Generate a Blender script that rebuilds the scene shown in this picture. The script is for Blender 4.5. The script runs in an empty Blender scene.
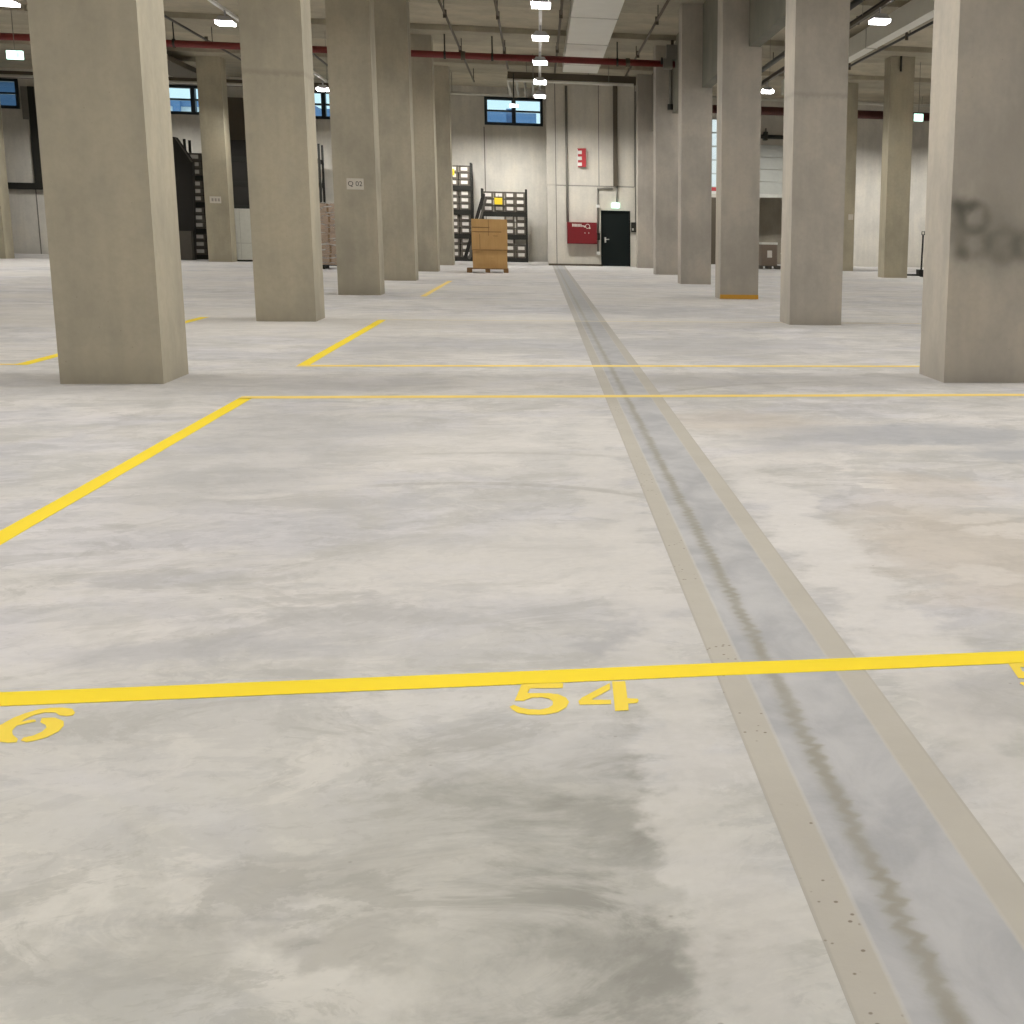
import bpy, bmesh, math, random
from mathutils import Vector, Matrix
from mathutils.geometry import tessellate_polygon
random.seed(4)
scene = bpy.context.scene
COL = scene.collection
PI = math.pi

# ------------------------------------------------------------------ materials
class NT:
    """small wrapper for building node trees with plain maths"""
    def __init__(s, name):
        s.m = bpy.data.materials.new(name); s.m.use_nodes = True
        s.t = s.m.node_tree; s.b = s.t.nodes['Principled BSDF']; s._pos = None
    def node(s, kind): return s.t.nodes.new(kind)
    def link(s, a, b): s.t.links.new(a, b)
    def put(s, sock, v):
        if isinstance(v, bpy.types.NodeSocket): s.link(v, sock)
        elif isinstance(v, (tuple, list)) and len(v) == 3 and sock.type == 'RGBA': sock.default_value = (*v, 1)
        else: sock.default_value = v
    def op(s, o, a, b=0.0, c=0.0, clamp=False):
        n = s.node('ShaderNodeMath'); n.operation = o; n.use_clamp = clamp
        s.put(n.inputs[0], a); s.put(n.inputs[1], b); s.put(n.inputs[2], c); return n.outputs[0]
    def pos(s):
        if s._pos is None:
            g = s.node('ShaderNodeNewGeometry'); x = s.node('ShaderNodeSeparateXYZ')
            s.link(g.outputs['Position'], x.inputs[0]); s.g = g
            s._pos = (x.outputs[0], x.outputs[1], x.outputs[2])
        return s._pos
    def scaled(s, sx, sy, sz, off=(0, 0, 0), obj=False):
        mp = s.node('ShaderNodeMapping'); mp.inputs['Scale'].default_value = (sx, sy, sz); mp.inputs['Location'].default_value = off
        if obj: tc = s.node('ShaderNodeTexCoord'); s.link(tc.outputs['Object'], mp.inputs[0])
        else: s.pos(); s.link(s.g.outputs['Position'], mp.inputs[0])
        return mp.outputs[0]
    def noise(s, vec, scale=1, detail=4, rough=.55, dist=0.0, color=False):
        n = s.node('ShaderNodeTexNoise'); s.link(vec, n.inputs['Vector'])
        n.inputs['Scale'].default_value = scale; n.inputs['Detail'].default_value = detail
        n.inputs['Roughness'].default_value = rough; n.inputs['Distortion'].default_value = dist
        return n.outputs['Color' if color else 'Fac']
    def ramp(s, f, lo, hi, a=0.0, b=1.0):
        n = s.node('ShaderNodeMapRange'); n.interpolation_type = 'SMOOTHSTEP'
        s.put(n.inputs[0], f); n.inputs[1].default_value = lo; n.inputs[2].default_value = hi
        n.inputs[3].default_value = a; n.inputs[4].default_value = b; return n.outputs[0]
    def mix(s, f, a, b, mode='MIX'):
        n = s.node('ShaderNodeMix'); n.data_type = 'RGBA'; n.blend_type = mode
        s.put(n.inputs[0], f); s.put(n.inputs[6], a); s.put(n.inputs[7], b); return n.outputs[2]
    def bump(s, h, strength=.2, dist=.01):
        n = s.node('ShaderNodeBump'); n.inputs['Strength'].default_value = strength; n.inputs['Distance'].default_value = dist
        s.put(n.inputs['Height'], h); s.link(n.outputs[0], s.b.inputs['Normal'])
    def fin(s, col=None, rough=None, metal=0.0, spec=.5):
        if col is not None: s.put(s.b.inputs['Base Color'], col)
        if rough is not None: s.put(s.b.inputs['Roughness'], rough)
        s.b.inputs['Metallic'].default_value = metal; s.b.inputs['Specular IOR Level'].default_value = spec
        return s.m

def lerp3(c, k): return tuple(min(1, x * k) for x in c)

def plain(name, col, rough=.6, metal=0.0, var=.12, scale=8, spec=.5):
    n = NT(name); v = n.noise(n.scaled(1, 1, 1, obj=True), scale, 3)
    return n.fin(n.mix(v, lerp3(col, 1 - var), lerp3(col, 1 + var)), rough, metal, spec)

def glow(name, col, strength):
    n = NT(name); n.fin(col, .4)
    v = n.noise(n.scaled(1, 1, 1, obj=True), 3, 1)
    n.put(n.b.inputs['Emission Color'], n.mix(v, lerp3(col, .97), col)); n.b.inputs['Emission Strength'].default_value = strength
    return n.m

def concrete(name, col, seed=0.0, joints=(), soot=False, dark=.80, warm=None):
    """cast concrete: cloudy mottling, faint board marks, pinholes and pour joints at given heights"""
    n = NT(name); x, y, z = n.pos()
    big = n.noise(n.scaled(.9, .9, .55, (seed, seed * 2, 0)), 1.3, 5, .6)
    fine = n.noise(n.scaled(1, 1, 1, (seed, 0, 3)), 14, 5, .65)
    vert = n.noise(n.scaled(5, 5, .25, (seed, 1, 0)), 1.6, 3, .5)
    c = n.mix(n.ramp(big, .3, .7), lerp3(col, dark), lerp3(col, 1.10))
    c = n.mix(n.ramp(big, .42, .75, 0, .35), c, warm or (col[0] * 1.05, col[1] * .98, col[2] * .86))
    c = n.mix(n.ramp(vert, .35, .75, 0, .16), c, lerp3(col, .62))
    c = n.mix(n.ramp(fine, .35, .72, 0, .20), c, lerp3(col, .68))
    pin = n.node('ShaderNodeTexVoronoi'); n.link(n.scaled(1, 1, 1, (seed, 0, 0)), pin.inputs['Vector']); pin.inputs['Scale'].default_value = 9
    c = n.mix(n.ramp(pin.outputs['Distance'], .02, .06, .35, 0), c, lerp3(col, .4))
    for zj in joints:
        d = n.op('ABSOLUTE', n.op('SUBTRACT', n.op('ADD', z, n.op('MULTIPLY', n.op('SUBTRACT', fine, .5), .10)), zj))
        c = n.mix(n.ramp(d, .0, .06, .34, 0), c, lerp3(col, .5))
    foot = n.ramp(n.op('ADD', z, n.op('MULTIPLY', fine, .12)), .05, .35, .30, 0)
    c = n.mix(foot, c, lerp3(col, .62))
    if soot:
        fz = n.op('MULTIPLY', n.op('SUBTRACT', n.noise(n.scaled(1, 1, 1), 4, 3), .5), .12)
        front = n.ramp(y, 10.925, 10.94, 1, 0)
        def ring(cx, cz, r, w, k, c):
            dx = n.op('SUBTRACT', n.op('ADD', x, fz), cx); dz = n.op('SUBTRACT', n.op('SUBTRACT', z, fz), cz)
            d = n.op('SQRT', n.op('ADD', n.op('MULTIPLY', dx, dx), n.op('MULTIPLY', dz, dz)))
            d = n.op('ABSOLUTE', n.op('SUBTRACT', d, r))
            return n.mix(n.op('MULTIPLY', front, n.ramp(d, 0, w, k, 0)), c, (.045, .048, .036))
        c = ring(3.90, 1.30, .0, .50, .32, c)
        c = ring(3.57, 1.52, .0, .15, .72, c)
        c = ring(3.56, 1.38, .0, .13, .45, c)
        c = ring(3.69, 1.54, .0, .10, .48, c)
        c = ring(3.71, 1.44, .115, .07, .30, c)
        c = ring(3.60, 1.13, .0, .12, .52, c)
        c = ring(3.55, 1.26, .0, .13, .30, c)
        c = ring(3.72, 1.22, .115, .09, .22, c)
        c = ring(3.99, 1.20, .125, .10, .24, c)
        c = ring(3.99, 1.16, .0, .16, .18, c)
        c = ring(4.20, 1.20, .08, .13, .38, c)
    n.bump(n.op('ADD', n.op('MULTIPLY', fine, .5), big), .18, .02)
    return n.fin(c, .82, spec=.25)

def floor_mat():
    n = NT('polished_concrete'); x, y, z = n.pos()
    wob = n.noise(n.scaled(1, 1, 1), 2.2, 5, .62)
    wob2 = n.noise(n.scaled(1, 1, 1, (7, 3, 0)), 9, 4, .6)
    wx = n.op('ADD', x, n.op('ADD', n.op('MULTIPLY', n.op('SUBTRACT', wob, .5), .75), n.op('MULTIPLY', n.op('SUBTRACT', wob2, .5), .26)))
    wy = n.op('ADD', y, n.op('ADD', n.op('MULTIPLY', n.op('SUBTRACT', n.noise(n.scaled(1, 1, 1, (3, 9, 0)), 2.0, 6, .66), .5), .80), n.op('MULTIPLY', n.op('SUBTRACT', wob2, .5), .18)))
    light, mid, dk = (.72, .692, .65), (.60, .583, .55), (.40, .39, .365)
    big = n.noise(n.scaled(1, 1, 1, (2.3, 8.1, 0)), .55, 6, .6, .4)
    med = n.noise(n.scaled(1, .8, 1, (5.7, 1.1, 0)), 1.9, 8, .66, .9)
    fine = n.noise(n.scaled(1, 1, 1), 26, 4, .6)
    streak = n.noise(n.scaled(.25, 1.0, 1, (1, 4, 0)), 1.1, 5, .6, .3)
    c = n.mix(n.ramp(big, .38, .64), mid, light)
    c = n.mix(n.ramp(med, .48, .60, 0, .42), c, (.47, .46, .425))
    c = n.mix(n.ramp(streak, .5, .72, 0, .38), c, (.46, .46, .455))
    p1 = n.noise(n.scaled(.8, 1.25, 1, (11, 2, 0)), 2.3, 7, .70, .8)
    p3 = n.noise(n.scaled(.7, 1.2, 1, (21, 5, 0)), 1.5, 8, .68, .6)
    c = n.mix(n.ramp(p3, .47, .52, .40, 0), c, (.475, .472, .455))
    c = n.mix(n.ramp(p3, .54, .60, 0, .35), c, (.76, .735, .695))
    c = n.mix(n.ramp(p1, .54, .575, 0, .36), c, (.73, .705, .655))
    c = n.mix(n.ramp(p1, .42, .46, .42, 0), c, (.44, .43, .395))
    p2 = n.noise(n.scaled(1, 1.4, 1, (3, 17, 0)), 7.5, 5, .7, 1.6)
    c = n.mix(n.ramp(p2, .55, .61, 0, .20), c, (.72, .70, .655))
    c = n.mix(n.ramp(p2, .38, .44, .24, 0), c, (.43, .42, .39))
    hue = n.noise(n.scaled(1, 1, 1, (31, 7, 0)), .9, 4, .6, .5)
    c = n.mix(n.ramp(hue, .45, .65), c, n.mix(1.0, c, (.965, .975, 1.03), 'MULTIPLY'))
    c = n.mix(n.ramp(y, 2.2, 4.4, .55, 0), c, n.mix(1.0, c, (.955, .97, .905), 'MULTIPLY'))
    # trowelled swirls
    sw = n.node('ShaderNodeTexWave'); sw.wave_type = 'RINGS'; n.link(n.scaled(.7, .7, .7, (1.3, -2.1, 0)), sw.inputs['Vector'])
    sw.inputs['Scale'].default_value = 2.3; sw.inputs['Distortion'].default_value = 9; sw.inputs['Detail'].default_value = 4
    c = n.mix(n.op('MULTIPLY', n.ramp(sw.outputs['Fac'], .55, .95), n.ramp(med, .4, .6, 0, .10)), c, dk)
    def blob(cx, cy, rx, ry, k, colr, c, soft=.45):
        dx = n.op('DIVIDE', n.op('SUBTRACT', wx, cx), rx); dy = n.op('DIVIDE', n.op('SUBTRACT', wy, cy), ry)
        d = n.op('SQRT', n.op('ADD', n.op('MULTIPLY', dx, dx), n.op('MULTIPLY', dy, dy)))
        return n.mix(n.ramp(d, 1 - soft, 1 + soft, k, 0), c, colr)
    stain, blue, tan, pale = (.30, .295, .26), (.36, .375, .40), (.56, .49, .40), (.76, .72, .66)
    # large damp patch left of the channel with a ragged right edge
    px = n.op('ADD', x, n.op('MULTIPLY', n.op('SUBTRACT', wob2, .5), .16))
    edge = n.ramp(n.op('ADD', px, n.op('MULTIPLY', n.op('SUBTRACT', wob, .5), .22)), .20, .25, 1, 0)
    leftf = n.ramp(wx, -.55, .10, 0, 1)
    yf = n.op('MULTIPLY', n.ramp(wy, 1.75, 2.05, 0, 1), n.ramp(wy, 2.75, 3.35, 1, 0))
    pf = n.op('MULTIPLY', n.op('MULTIPLY', edge, leftf), yf)
    c = n.mix(n.op('MULTIPLY', pf, n.ramp(p1, .42, .55, .85, .35)), c, stain)
    c = blob(.12, 2.62, .14, .16, .55, stain, c)
    c = blob(.18, 2.06, .12, .12, .55, stain, c)
    c = blob(-.36, 2.12, .14, .10, .40, stain, c)
    c = blob(-.48, 2.45, .22, .12, .32, stain, c)
    c = blob(-.65, 2.25, .18, .10, .30, stain, c)
    c = blob(-1.0, 3.95, .42, .16, .50, (.40, .405, .42), c)
    c = blob(.20, 3.92, .10, .14, .55, (.38, .38, .385), c)
    c = blob(-.2, 4.25, .8, .20, .28, (.42, .42, .43), c)
    c = blob(.35, 2.6, .10, 1.2, .55, (.63, .61, .565), c)
    c = blob(-.05, 5.0, .60, .5, .45, (.67, .645, .60), c)
    c = blob(-.45, 7.6, .55, .8, .40, (.68, .655, .61), c)
    c = blob(-1.6, 7.6, .5, 1.8, .40, (.43, .43, .43), c)
    c = blob(.34, 6.2, .12, 3.0, .6, (.68, .655, .61), c)
    c = blob(1.12, 5.0, .15, 2.0, .75, (.74, .715, .675), c)
    c = blob(1.08, 2.7, .12, .8, .5, (.64, .615, .57), c)
    c = blob(2.5, 8.0, .75, .42, .62, blue, c)
    c = blob(2.9, 7.2, .5, .2, .5, blue, c)
    c = blob(2.2, 7.45, .6, .16, .45, pale, c)
    c = blob(1.35, 8.6, .5, .5, .45, tan, c)
    c = blob(1.45, 7.35, .10, .07, .6, pale, c)
    c = blob(1.6, 7.8, .5, .55, .40, (.43, .43, .43), c)
    c = blob(3.0, 7.3, .6, .3, .45, (.40, .41, .42), c)
    c = blob(1.75, 4.95, .42, .9, .50, tan, c)
    c = blob(1.95, 6.3, .30, .35, .35, tan, c)
    c = blob(1.9, 5.5, .20, .10, .55, pale, c)
    for k_ in range(4):
        dd = n.op('ABSOLUTE', n.op('SUBTRACT', n.op('ADD', y, n.op('MULTIPLY', x, .25)), 6.66 + k_ * .035))
        c = n.mix(n.op('MULTIPLY', n.ramp(dd, .006, .014, .8, 0), n.op('MULTIPLY', n.ramp(x, 1.58, 1.62), n.ramp(x, 1.72, 1.80, 1, 0))), c, (.88, .85, .79))
    c = blob(1.55, 6.72, .07, .05, .7, pale, c)
    c = blob(2.05, 5.85, .10, .05, .6, pale, c)
    c = blob(1.95, 5.2, .22, .09, .6, pale, c)
    c = blob(1.62, 4.55, .14, .10, .55, pale, c)
    c = blob(1.35, 3.25, .3, .25, .42, (.40, .39, .375), c)
    c = blob(-3.0, 10.9, 2.6, .7, .50, (.41, .40, .38), c)
    c = blob(2.0, 11.1, 2.0, .5, .45, (.42, .41, .39), c)
    c = blob(1.5, 14.6, 1.8, 1.0, .50, (.42, .42, .42), c)
    c = blob(-1.2, 14.5, 1.0, 1.0, .35, (.42, .42, .42), c)
    c = blob(1.8, 19.5, 2.0, 1.6, .35, (.44, .44, .44), c)
    # wide pale bands further down the hall
    far = n.noise(n.scaled(.10, .30, 1, (4, 2, 0)), 1.0, 4, .6, .2)
    ff = n.ramp(y, 11, 18, 0, 1)
    c = n.mix(n.op('MULTIPLY', ff, n.ramp(far, .42, .62, 0, .65)), c, (.68, .65, .59))
    c = n.mix(n.op('MULTIPLY', ff, n.ramp(far, .30, .44, .45, 0)), c, (.40, .40, .395))
    c = n.mix(1.0, c, (.985, .99, 1.035), 'MULTIPLY')
    # tyre arcs
    def arc(cx, cy, r, w, k, c, x0, x1):
        dx = n.op('SUBTRACT', x, cx); dy = n.op('SUBTRACT', y, cy)
        d = n.op('SUBTRACT', n.op('SQRT', n.op('ADD', n.op('MULTIPLY', dx, dx), n.op('MULTIPLY', dy, dy))), r)
        m = n.ramp(n.op('ABSOLUTE', d), w * .4, w, k, 0)
        m = n.op('MULTIPLY', m, n.op('MULTIPLY', n.ramp(x, x0, x0 + .2), n.ramp(x, x1 - .2, x1, 1, 0)))
        m = n.op('MULTIPLY', n.op('MULTIPLY', m, n.ramp(dy, 0, .1)), n.ramp(wob2, .3, .5))
        return n.mix(m, c, (.34, .33, .31))
    c = arc(-.50, 5.16, 1.38, .055, .45, c, -.95, .60)
    c = arc(-.45, 5.2, 2.25, .05, .32, c, -.8, .48)
    c = arc(2.6, 8.8, 2.2, .07, .40, c, .8, 2.6)
    c = n.mix(n.ramp(fine, .3, .75, 0, .10), c, (.33, .32, .30))
    pin = n.node('ShaderNodeTexVoronoi'); n.link(n.scaled(1, 1, 1), pin.inputs['Vector']); pin.inputs['Scale'].default_value = 5
    c = n.mix(n.ramp(pin.outputs['Distance'], .015, .035, .45, 0), c, (.24, .22, .19))
    n.bump(n.op('ADD', n.op('MULTIPLY', fine, .3), med), .05, .01)
    return n.fin(c, n.ramp(med, .3, .7, .40, .58), spec=.25)

def drain_mat():
    n = NT('channel_concrete'); x, y, z = n.pos()
    nz = n.noise(n.scaled(1, 1, 1), 3, 5, .6); nf = n.noise(n.scaled(1, 1, 1), 22, 4, .6)
    xx = n.op('ADD', x, n.op('MULTIPLY', n.op('SUBTRACT', nf, .5), .012))
    sand = n.mix(nz, (.43, .405, .36), (.54, .515, .465))
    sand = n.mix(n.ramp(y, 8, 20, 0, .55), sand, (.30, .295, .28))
    blue = n.mix(n.ramp(n.noise(n.scaled(1, .6, 1, (4, 0, 0)), 5, 5, .6, .5), .3, .7), (.39, .395, .415), (.515, .515, .53))
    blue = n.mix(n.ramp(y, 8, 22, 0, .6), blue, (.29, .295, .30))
    inner = n.op('MULTIPLY', n.ramp(xx, .565, .575), n.ramp(xx, .832, .842, 1, 0))
    c = n.mix(inner, sand, blue)
    # pale lip between the bands, thin dark edges
    for cx, k, colr in ((.572, .35, (.60, .58, .54)), (.838, .3, (.58, .56, .52)), (.487, .3, (.33, .31, .28)), (.923, .3, (.35, .33, .30))):
        c = n.mix(n.ramp(n.op('ABSOLUTE', n.op('SUBTRACT', x, cx)), .002, .007, k, 0), c, colr)
    # ragged brown crack along the middle
    yj = n.op('ADD', y, n.op('MULTIPLY', n.noise(n.scaled(1, 1, 1, (5, 1, 0)), 9, 3), .09))
    zamp = n.ramp(n.noise(n.scaled(.2, 1, 1, (8, 0, 0)), 4, 3), .35, .65, .15, 1.0)
    zig = n.op('MULTIPLY', n.op('MULTIPLY', n.op('SUBTRACT', n.op('PINGPONG', yj, .032), .016), zamp), .9)
    wav = n.op('MULTIPLY', n.op('SUBTRACT', n.noise(n.scaled(1, 1, 1, (2, 0, 0)), 7, 5, .65), .5), .05)
    d = n.op('ABSOLUTE', n.op('SUBTRACT', n.op('ADD', n.op('ADD', x, zig), wav), .650))
    c = n.mix(n.op('MULTIPLY', n.ramp(d, .004, .026, .72, 0), n.ramp(nz, .3, .6, .45, 1)), c, (.29, .265, .20))
    c = n.mix(n.ramp(n.op('ABSOLUTE', n.op('SUBTRACT', n.op('ADD', x, wav), .645)), .0, .045, .50, 0), c, (.31, .30, .265))
    pin = n.node('ShaderNodeTexVoronoi'); n.link(n.scaled(1, 1, 1, (3, 3, 0)), pin.inputs['Vector']); pin.inputs['Scale'].default_value = 34
    pits = n.op('MULTIPLY', n.ramp(pin.outputs['Distance'], .10, .19, .8, 0), n.ramp(n.noise(n.scaled(1, 1, 1, (9, 9, 0)), 2.5, 2), .46, .54))
    c = n.mix(n.op('MULTIPLY', pits, n.ramp(x, .56, .57, 1, 0)), c, (.17, .13, .09))
    n.bump(nf, .15, .005)
    return n.fin(c, .55, spec=.35)

def paint_mat(name, col, wear=.25):
    n = NT(name); x, y, z = n.pos()
    f = n.noise(n.scaled(1, 1, 1), 30, 4, .7); g = n.noise(n.scaled(1, 1, 1), 2.0, 4)
    c = n.mix(g, lerp3(col, .93), lerp3(col, 1.04))
    c = n.mix(n.ramp(f, .62, .78, 0, wear), c, (.50, .46, .36))
    return n.fin(c, .55, spec=.3)

def card_mat():
    n = NT('brown_cardboard'); g = n.noise(n.scaled(1, 1, .3, obj=True), 6, 4)
    f = n.noise(n.scaled(60, 60, 2, obj=True), 1, 2)
    c = n.mix(g, (.50, .30, .115), (.63, .40, .175)); c = n.mix(n.ramp(f, .4, .7, 0, .12), c, (.33, .19, .07))
    return n.fin(c, .8, spec=.2)

def wood_mat():
    n = NT('pallet_wood'); g = n.noise(n.scaled(2, 30, 30, obj=True), 1.5, 4)
    return n.fin(n.mix(g, (.14, .075, .032), (.30, .18, .085)), .8, spec=.2)

M = {}
M['floor'] = floor_mat(); M['drain'] = drain_mat()
M['yellow'] = paint_mat('yellow_line_paint', (.97, .74, .03), .08)
M['yellow_far'] = paint_mat('worn_yellow_paint', (.92, .70, .20), .4)
M['yellow_pale'] = paint_mat('faded_yellow_paint', (.74, .64, .40), .8)
M['stencil'] = paint_mat('yellow_stencil_paint', (.93, .71, .08), .2)
M['orange'] = paint_mat('orange_floor_tape', (.62, .33, .045), .3)
KL, KR = (.45, .412, .325), (.475, .44, .385)
M['col_left'] = concrete('cast_concrete_left', KL, 1.0, ())
M['col_left_joint'] = concrete('cast_concrete_left_jointed', KL, 2.0, (3.18,))
M['col_right_joint'] = concrete('cast_concrete_right_jointed', KR, 6.0, (3.17,))
M['col_right'] = concrete('cast_concrete_right', KR, 5.0, ())
M['col_soot'] = concrete('cast_concrete_sooty', KR, 9.0, (), soot=True)
M['col_far'] = concrete('cast_concrete_far', (.44, .40, .30), 13.0, ())
M['wall'] = concrete('wall_concrete', (.66, .635, .575), 3.0, (), dark=.9)
M['wall_core'] = concrete('stair_core_concrete', (.66, .63, .56), 6.0, (2.9,), dark=.9)
M['ceil'] = concrete('ceiling_concrete', (.48, .435, .33), 17.0, (), dark=.85)
M['beam'] = concrete('beam_concrete', (.40, .365, .28), 21.0, (), dark=.85)
M['downstand'] = concrete('shaded_downstand_concrete', (.20, .195, .16), 23.0, (), dark=.85)  # shade put into the colour: darker tone of concrete out of the light
M['dark'] = plain('dark_steel', (.022, .022, .018), .5, .2)
M['brownpipe'] = plain('brown_steel_pipe', (.085, .068, .045), .6)
M['grey'] = plain('grey_conduit', (.20, .19, .165), .5)
M['galv'] = plain('galvanised_steel', (.50, .50, .46), .45, .3)
M['pale'] = plain('pale_painted_pipe', (.62, .61, .55), .5)
M['redpipe'] = plain('red_sprinkler_paint', (.17, .018, .014), .5)
M['oldred'] = plain('old_red_paint', (.075, .016, .011), .6)
M['redcab'] = plain('red_cabinet_paint', (.165, .012, .016), .5, spec=.3)
M['signred'] = plain('sign_red', (.42, .03, .04), .5)
M['white'] = plain('white_paint', (.78, .77, .73), .5)
M['signplate'] = plain('sign_plate', (.62, .59, .52), .5)
M['ink'] = plain('sign_ink', (.05, .05, .05), .6)
M['fadedink'] = plain('faded_sign_ink', (.33, .31, .28), .6)
M['door'] = plain('dark_green_door', (.005, .009, .0085), .7, spec=.2)
M['frame'] = plain('window_frame', (.012, .02, .026), .4)
M['duct'] = plain('white_duct_sheet', (.80, .79, .72), .5, 0, .06, 2)
M['lampbody'] = plain('lamp_housing', (.55, .55, .58), .4)
M['lens'] = glow('lamp_lens', (1.0, .97, .95), 14)
M['exit'] = glow('exit_light_face', (.62, 1.0, .86), 2.6)
M['exitg'] = glow('exit_pictogram', (.35, .95, .70), 1.8)
M['card'] = card_mat(); M['wood'] = wood_mat()
M['tape'] = plain('carton_tape', (.27, .15, .055), .4)
M['tote'] = plain('dark_tote', (.155, .135, .108), .6, 0, .3, 3)
M['totelid'] = plain('tote_lid', (.085, .075, .06), .6)
M['label'] = plain('paper_label', (.74, .71, .66), .7)
M['yellowcard'] = plain('yellow_card', (.85, .62, .03), .6)
M['wrapbox'] = plain('wrapped_brown_carton', (.50, .37, .27), .28, 0, .25, 5, .8)
M['greycart'] = plain('grey_brown_carton', (.22, .17, .13), .6)
M['palepanel'] = plain('pale_board', (.68, .69, .64), .5)
M['darkboard'] = plain('dark_board', (.013, .011, .008), .7)
M['boardedge'] = plain('board_edge', (.10, .09, .075), .6)
M['dock'] = plain('dock_door_panel', (.36, .37, .34), .5)
M['recess'] = concrete('dock_recess_concrete', (.36, .33, .27), 31.0, ())
def film_mat():
    n = NT('stretch_film')
    f = n.noise(n.scaled(1.5, 1.5, 8, obj=True), 2.5, 3)
    n.put(n.b.inputs['Alpha'], n.ramp(f, .5, .68, .12, .75)); n.bump(f, .9, .08); n.fin(n.mix(f, (.75, .72, .68), (.92, .9, .86)), .12, spec=.9); return n.m  # whitish streaks in colour and alpha stand in for highlights on the film
M['film'] = film_mat()
def glass_mat(name='window_glass', lo=(.80, .93, .97), hi=(.86, .96, 1.0)):
    n = NT(name); t = n.node('ShaderNodeBsdfTransparent'); g = n.node('ShaderNodeBsdfGlossy'); mx = n.node('ShaderNodeMixShader')
    v = n.noise(n.scaled(1, 1, 1, obj=True), 1, 1)
    n.link(n.mix(v, lo, hi), t.inputs[0]); g.inputs['Roughness'].default_value = .03; mx.inputs[0].default_value = .07
    n.link(t.outputs[0], mx.inputs[1]); n.link(g.outputs[0], mx.inputs[2])
    n.link(mx.outputs[0], n.t.nodes['Material Output'].inputs[0]); return n.m
M['glass'] = glass_mat(); M['clearglass'] = glass_mat('clear_window_glass', (.97, .98, .97), (.99, .99, .98))
M['bluehouse'] = plain('blue_facade', (.14, .235, .40), .7, 0, .15, .4)
M['navyhouse'] = plain('navy_facade', (.04, .085, .16), .7, 0, .1, .4)
M['palehouse'] = plain('pale_facade', (.93, .92, .90), .7, 0, .05, .4)

# ------------------------------------------------------------------ mesh helpers
def build(name, bm, mat, parent=None, bevel=0.0, smooth=False):
    if bevel:
        bmesh.ops.bevel(bm, geom=[e for e in bm.edges if e.calc_face_angle(0) > .6], offset=bevel, segments=2, affect='EDGES', profile=.6)
    bmesh.ops.recalc_face_normals(bm, faces=bm.faces)
    me = bpy.data.meshes.new(name); bm.to_mesh(me); bm.free()
    for m in (mat if isinstance(mat, (list, tuple)) else [mat]): me.materials.append(m)
    if smooth:
        for p in me.polygons: p.use_smooth = len(p.vertices) == 4
    o = bpy.data.objects.new(name, me); COL.objects.link(o)
    if parent is not None: o.parent = parent
    return o
def box(bm, x0, x1, y0, y1, z0, z1, mi=0):
    vs = [bm.verts.new(p) for p in ((x0, y0, z0), (x1, y0, z0), (x1, y1, z0), (x0, y1, z0), (x0, y0, z1), (x1, y0, z1), (x1, y1, z1), (x0, y1, z1))]
    for f in ((3, 2, 1, 0), (4, 5, 6, 7), (0, 1, 5, 4), (1, 2, 6, 5), (2, 3, 7, 6), (3, 0, 4, 7)):
        bm.faces.new([vs[i] for i in f]).material_index = mi
    return bm
def B(*a): return box(bmesh.new(), *a)
def tube(bm, pts, r, seg=10):
    """a round bar through the points, mitred at the bends"""
    pts = [Vector(p) for p in pts]; rings = []
    for i, p in enumerate(pts):
        d = ((pts[i + 1] - p).normalized() if i < len(pts) - 1 else Vector()) + ((p - pts[i - 1]).normalized() if i else Vector())
        d.normalize(); a = d.orthogonal().normalized() if i == 0 else (rings[-1][1] - d * rings[-1][1].dot(d)).normalized()
        b = d.cross(a)
        rings.append(([bm.verts.new(p + (a * math.cos(2 * PI * k / seg) + b * math.sin(2 * PI * k / seg)) * r) for k in range(seg)], a))
    for (u, _), (v, _) in zip(rings, rings[1:]):
        for k in range(seg): bm.faces.new((u[k], u[(k + 1) % seg], v[(k + 1) % seg], v[k]))
    bm.faces.new(list(reversed(rings[0][0]))); bm.faces.new(rings[-1][0]); return bm
def T(pts, r, seg=10): return tube(bmesh.new(), pts, r, seg)
def poly(bm, pts, z0, z1=None):
    """flat outline, optionally given thickness"""
    lo = [bm.verts.new((x, y, z0)) for x, y in pts]; f = bm.faces.new(lo)
    if z1 is not None:
        r = bmesh.ops.extrude_face_region(bm, geom=[f]); bmesh.ops.translate(bm, verts=[v for v in r['geom'] if isinstance(v, bmesh.types.BMVert)], vec=(0, 0, z1 - z0))
    bmesh.ops.triangulate(bm, faces=[f for f in bm.faces if len(f.verts) > 4]); return bm
LABELS = set()
def tag(o, label, cat, group=None, kind=None):
    o['label'] = label; o['category'] = cat
    if group: o['group'] = group
    if kind: o['kind'] = kind
    return o
def thing(name, label, cat, loc=(0, 0, 0), group=None):
    o = bpy.data.objects.new(name, None); o.empty_display_size = .2; COL.objects.link(o); o.location = loc
    return tag(o, label, cat, group)
def struct(name, bm, mat, parent=None, **k):
    o = build(name, bm, mat, parent, **k)
    if parent is None: o['kind'] = 'structure'
    return o
def copy_tree(o, parent=None):
    c = o.copy(); COL.objects.link(c)
    if parent is not None: c.parent = parent
    for ch in list(o.children): copy_tree(ch, c)
    return c
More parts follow.
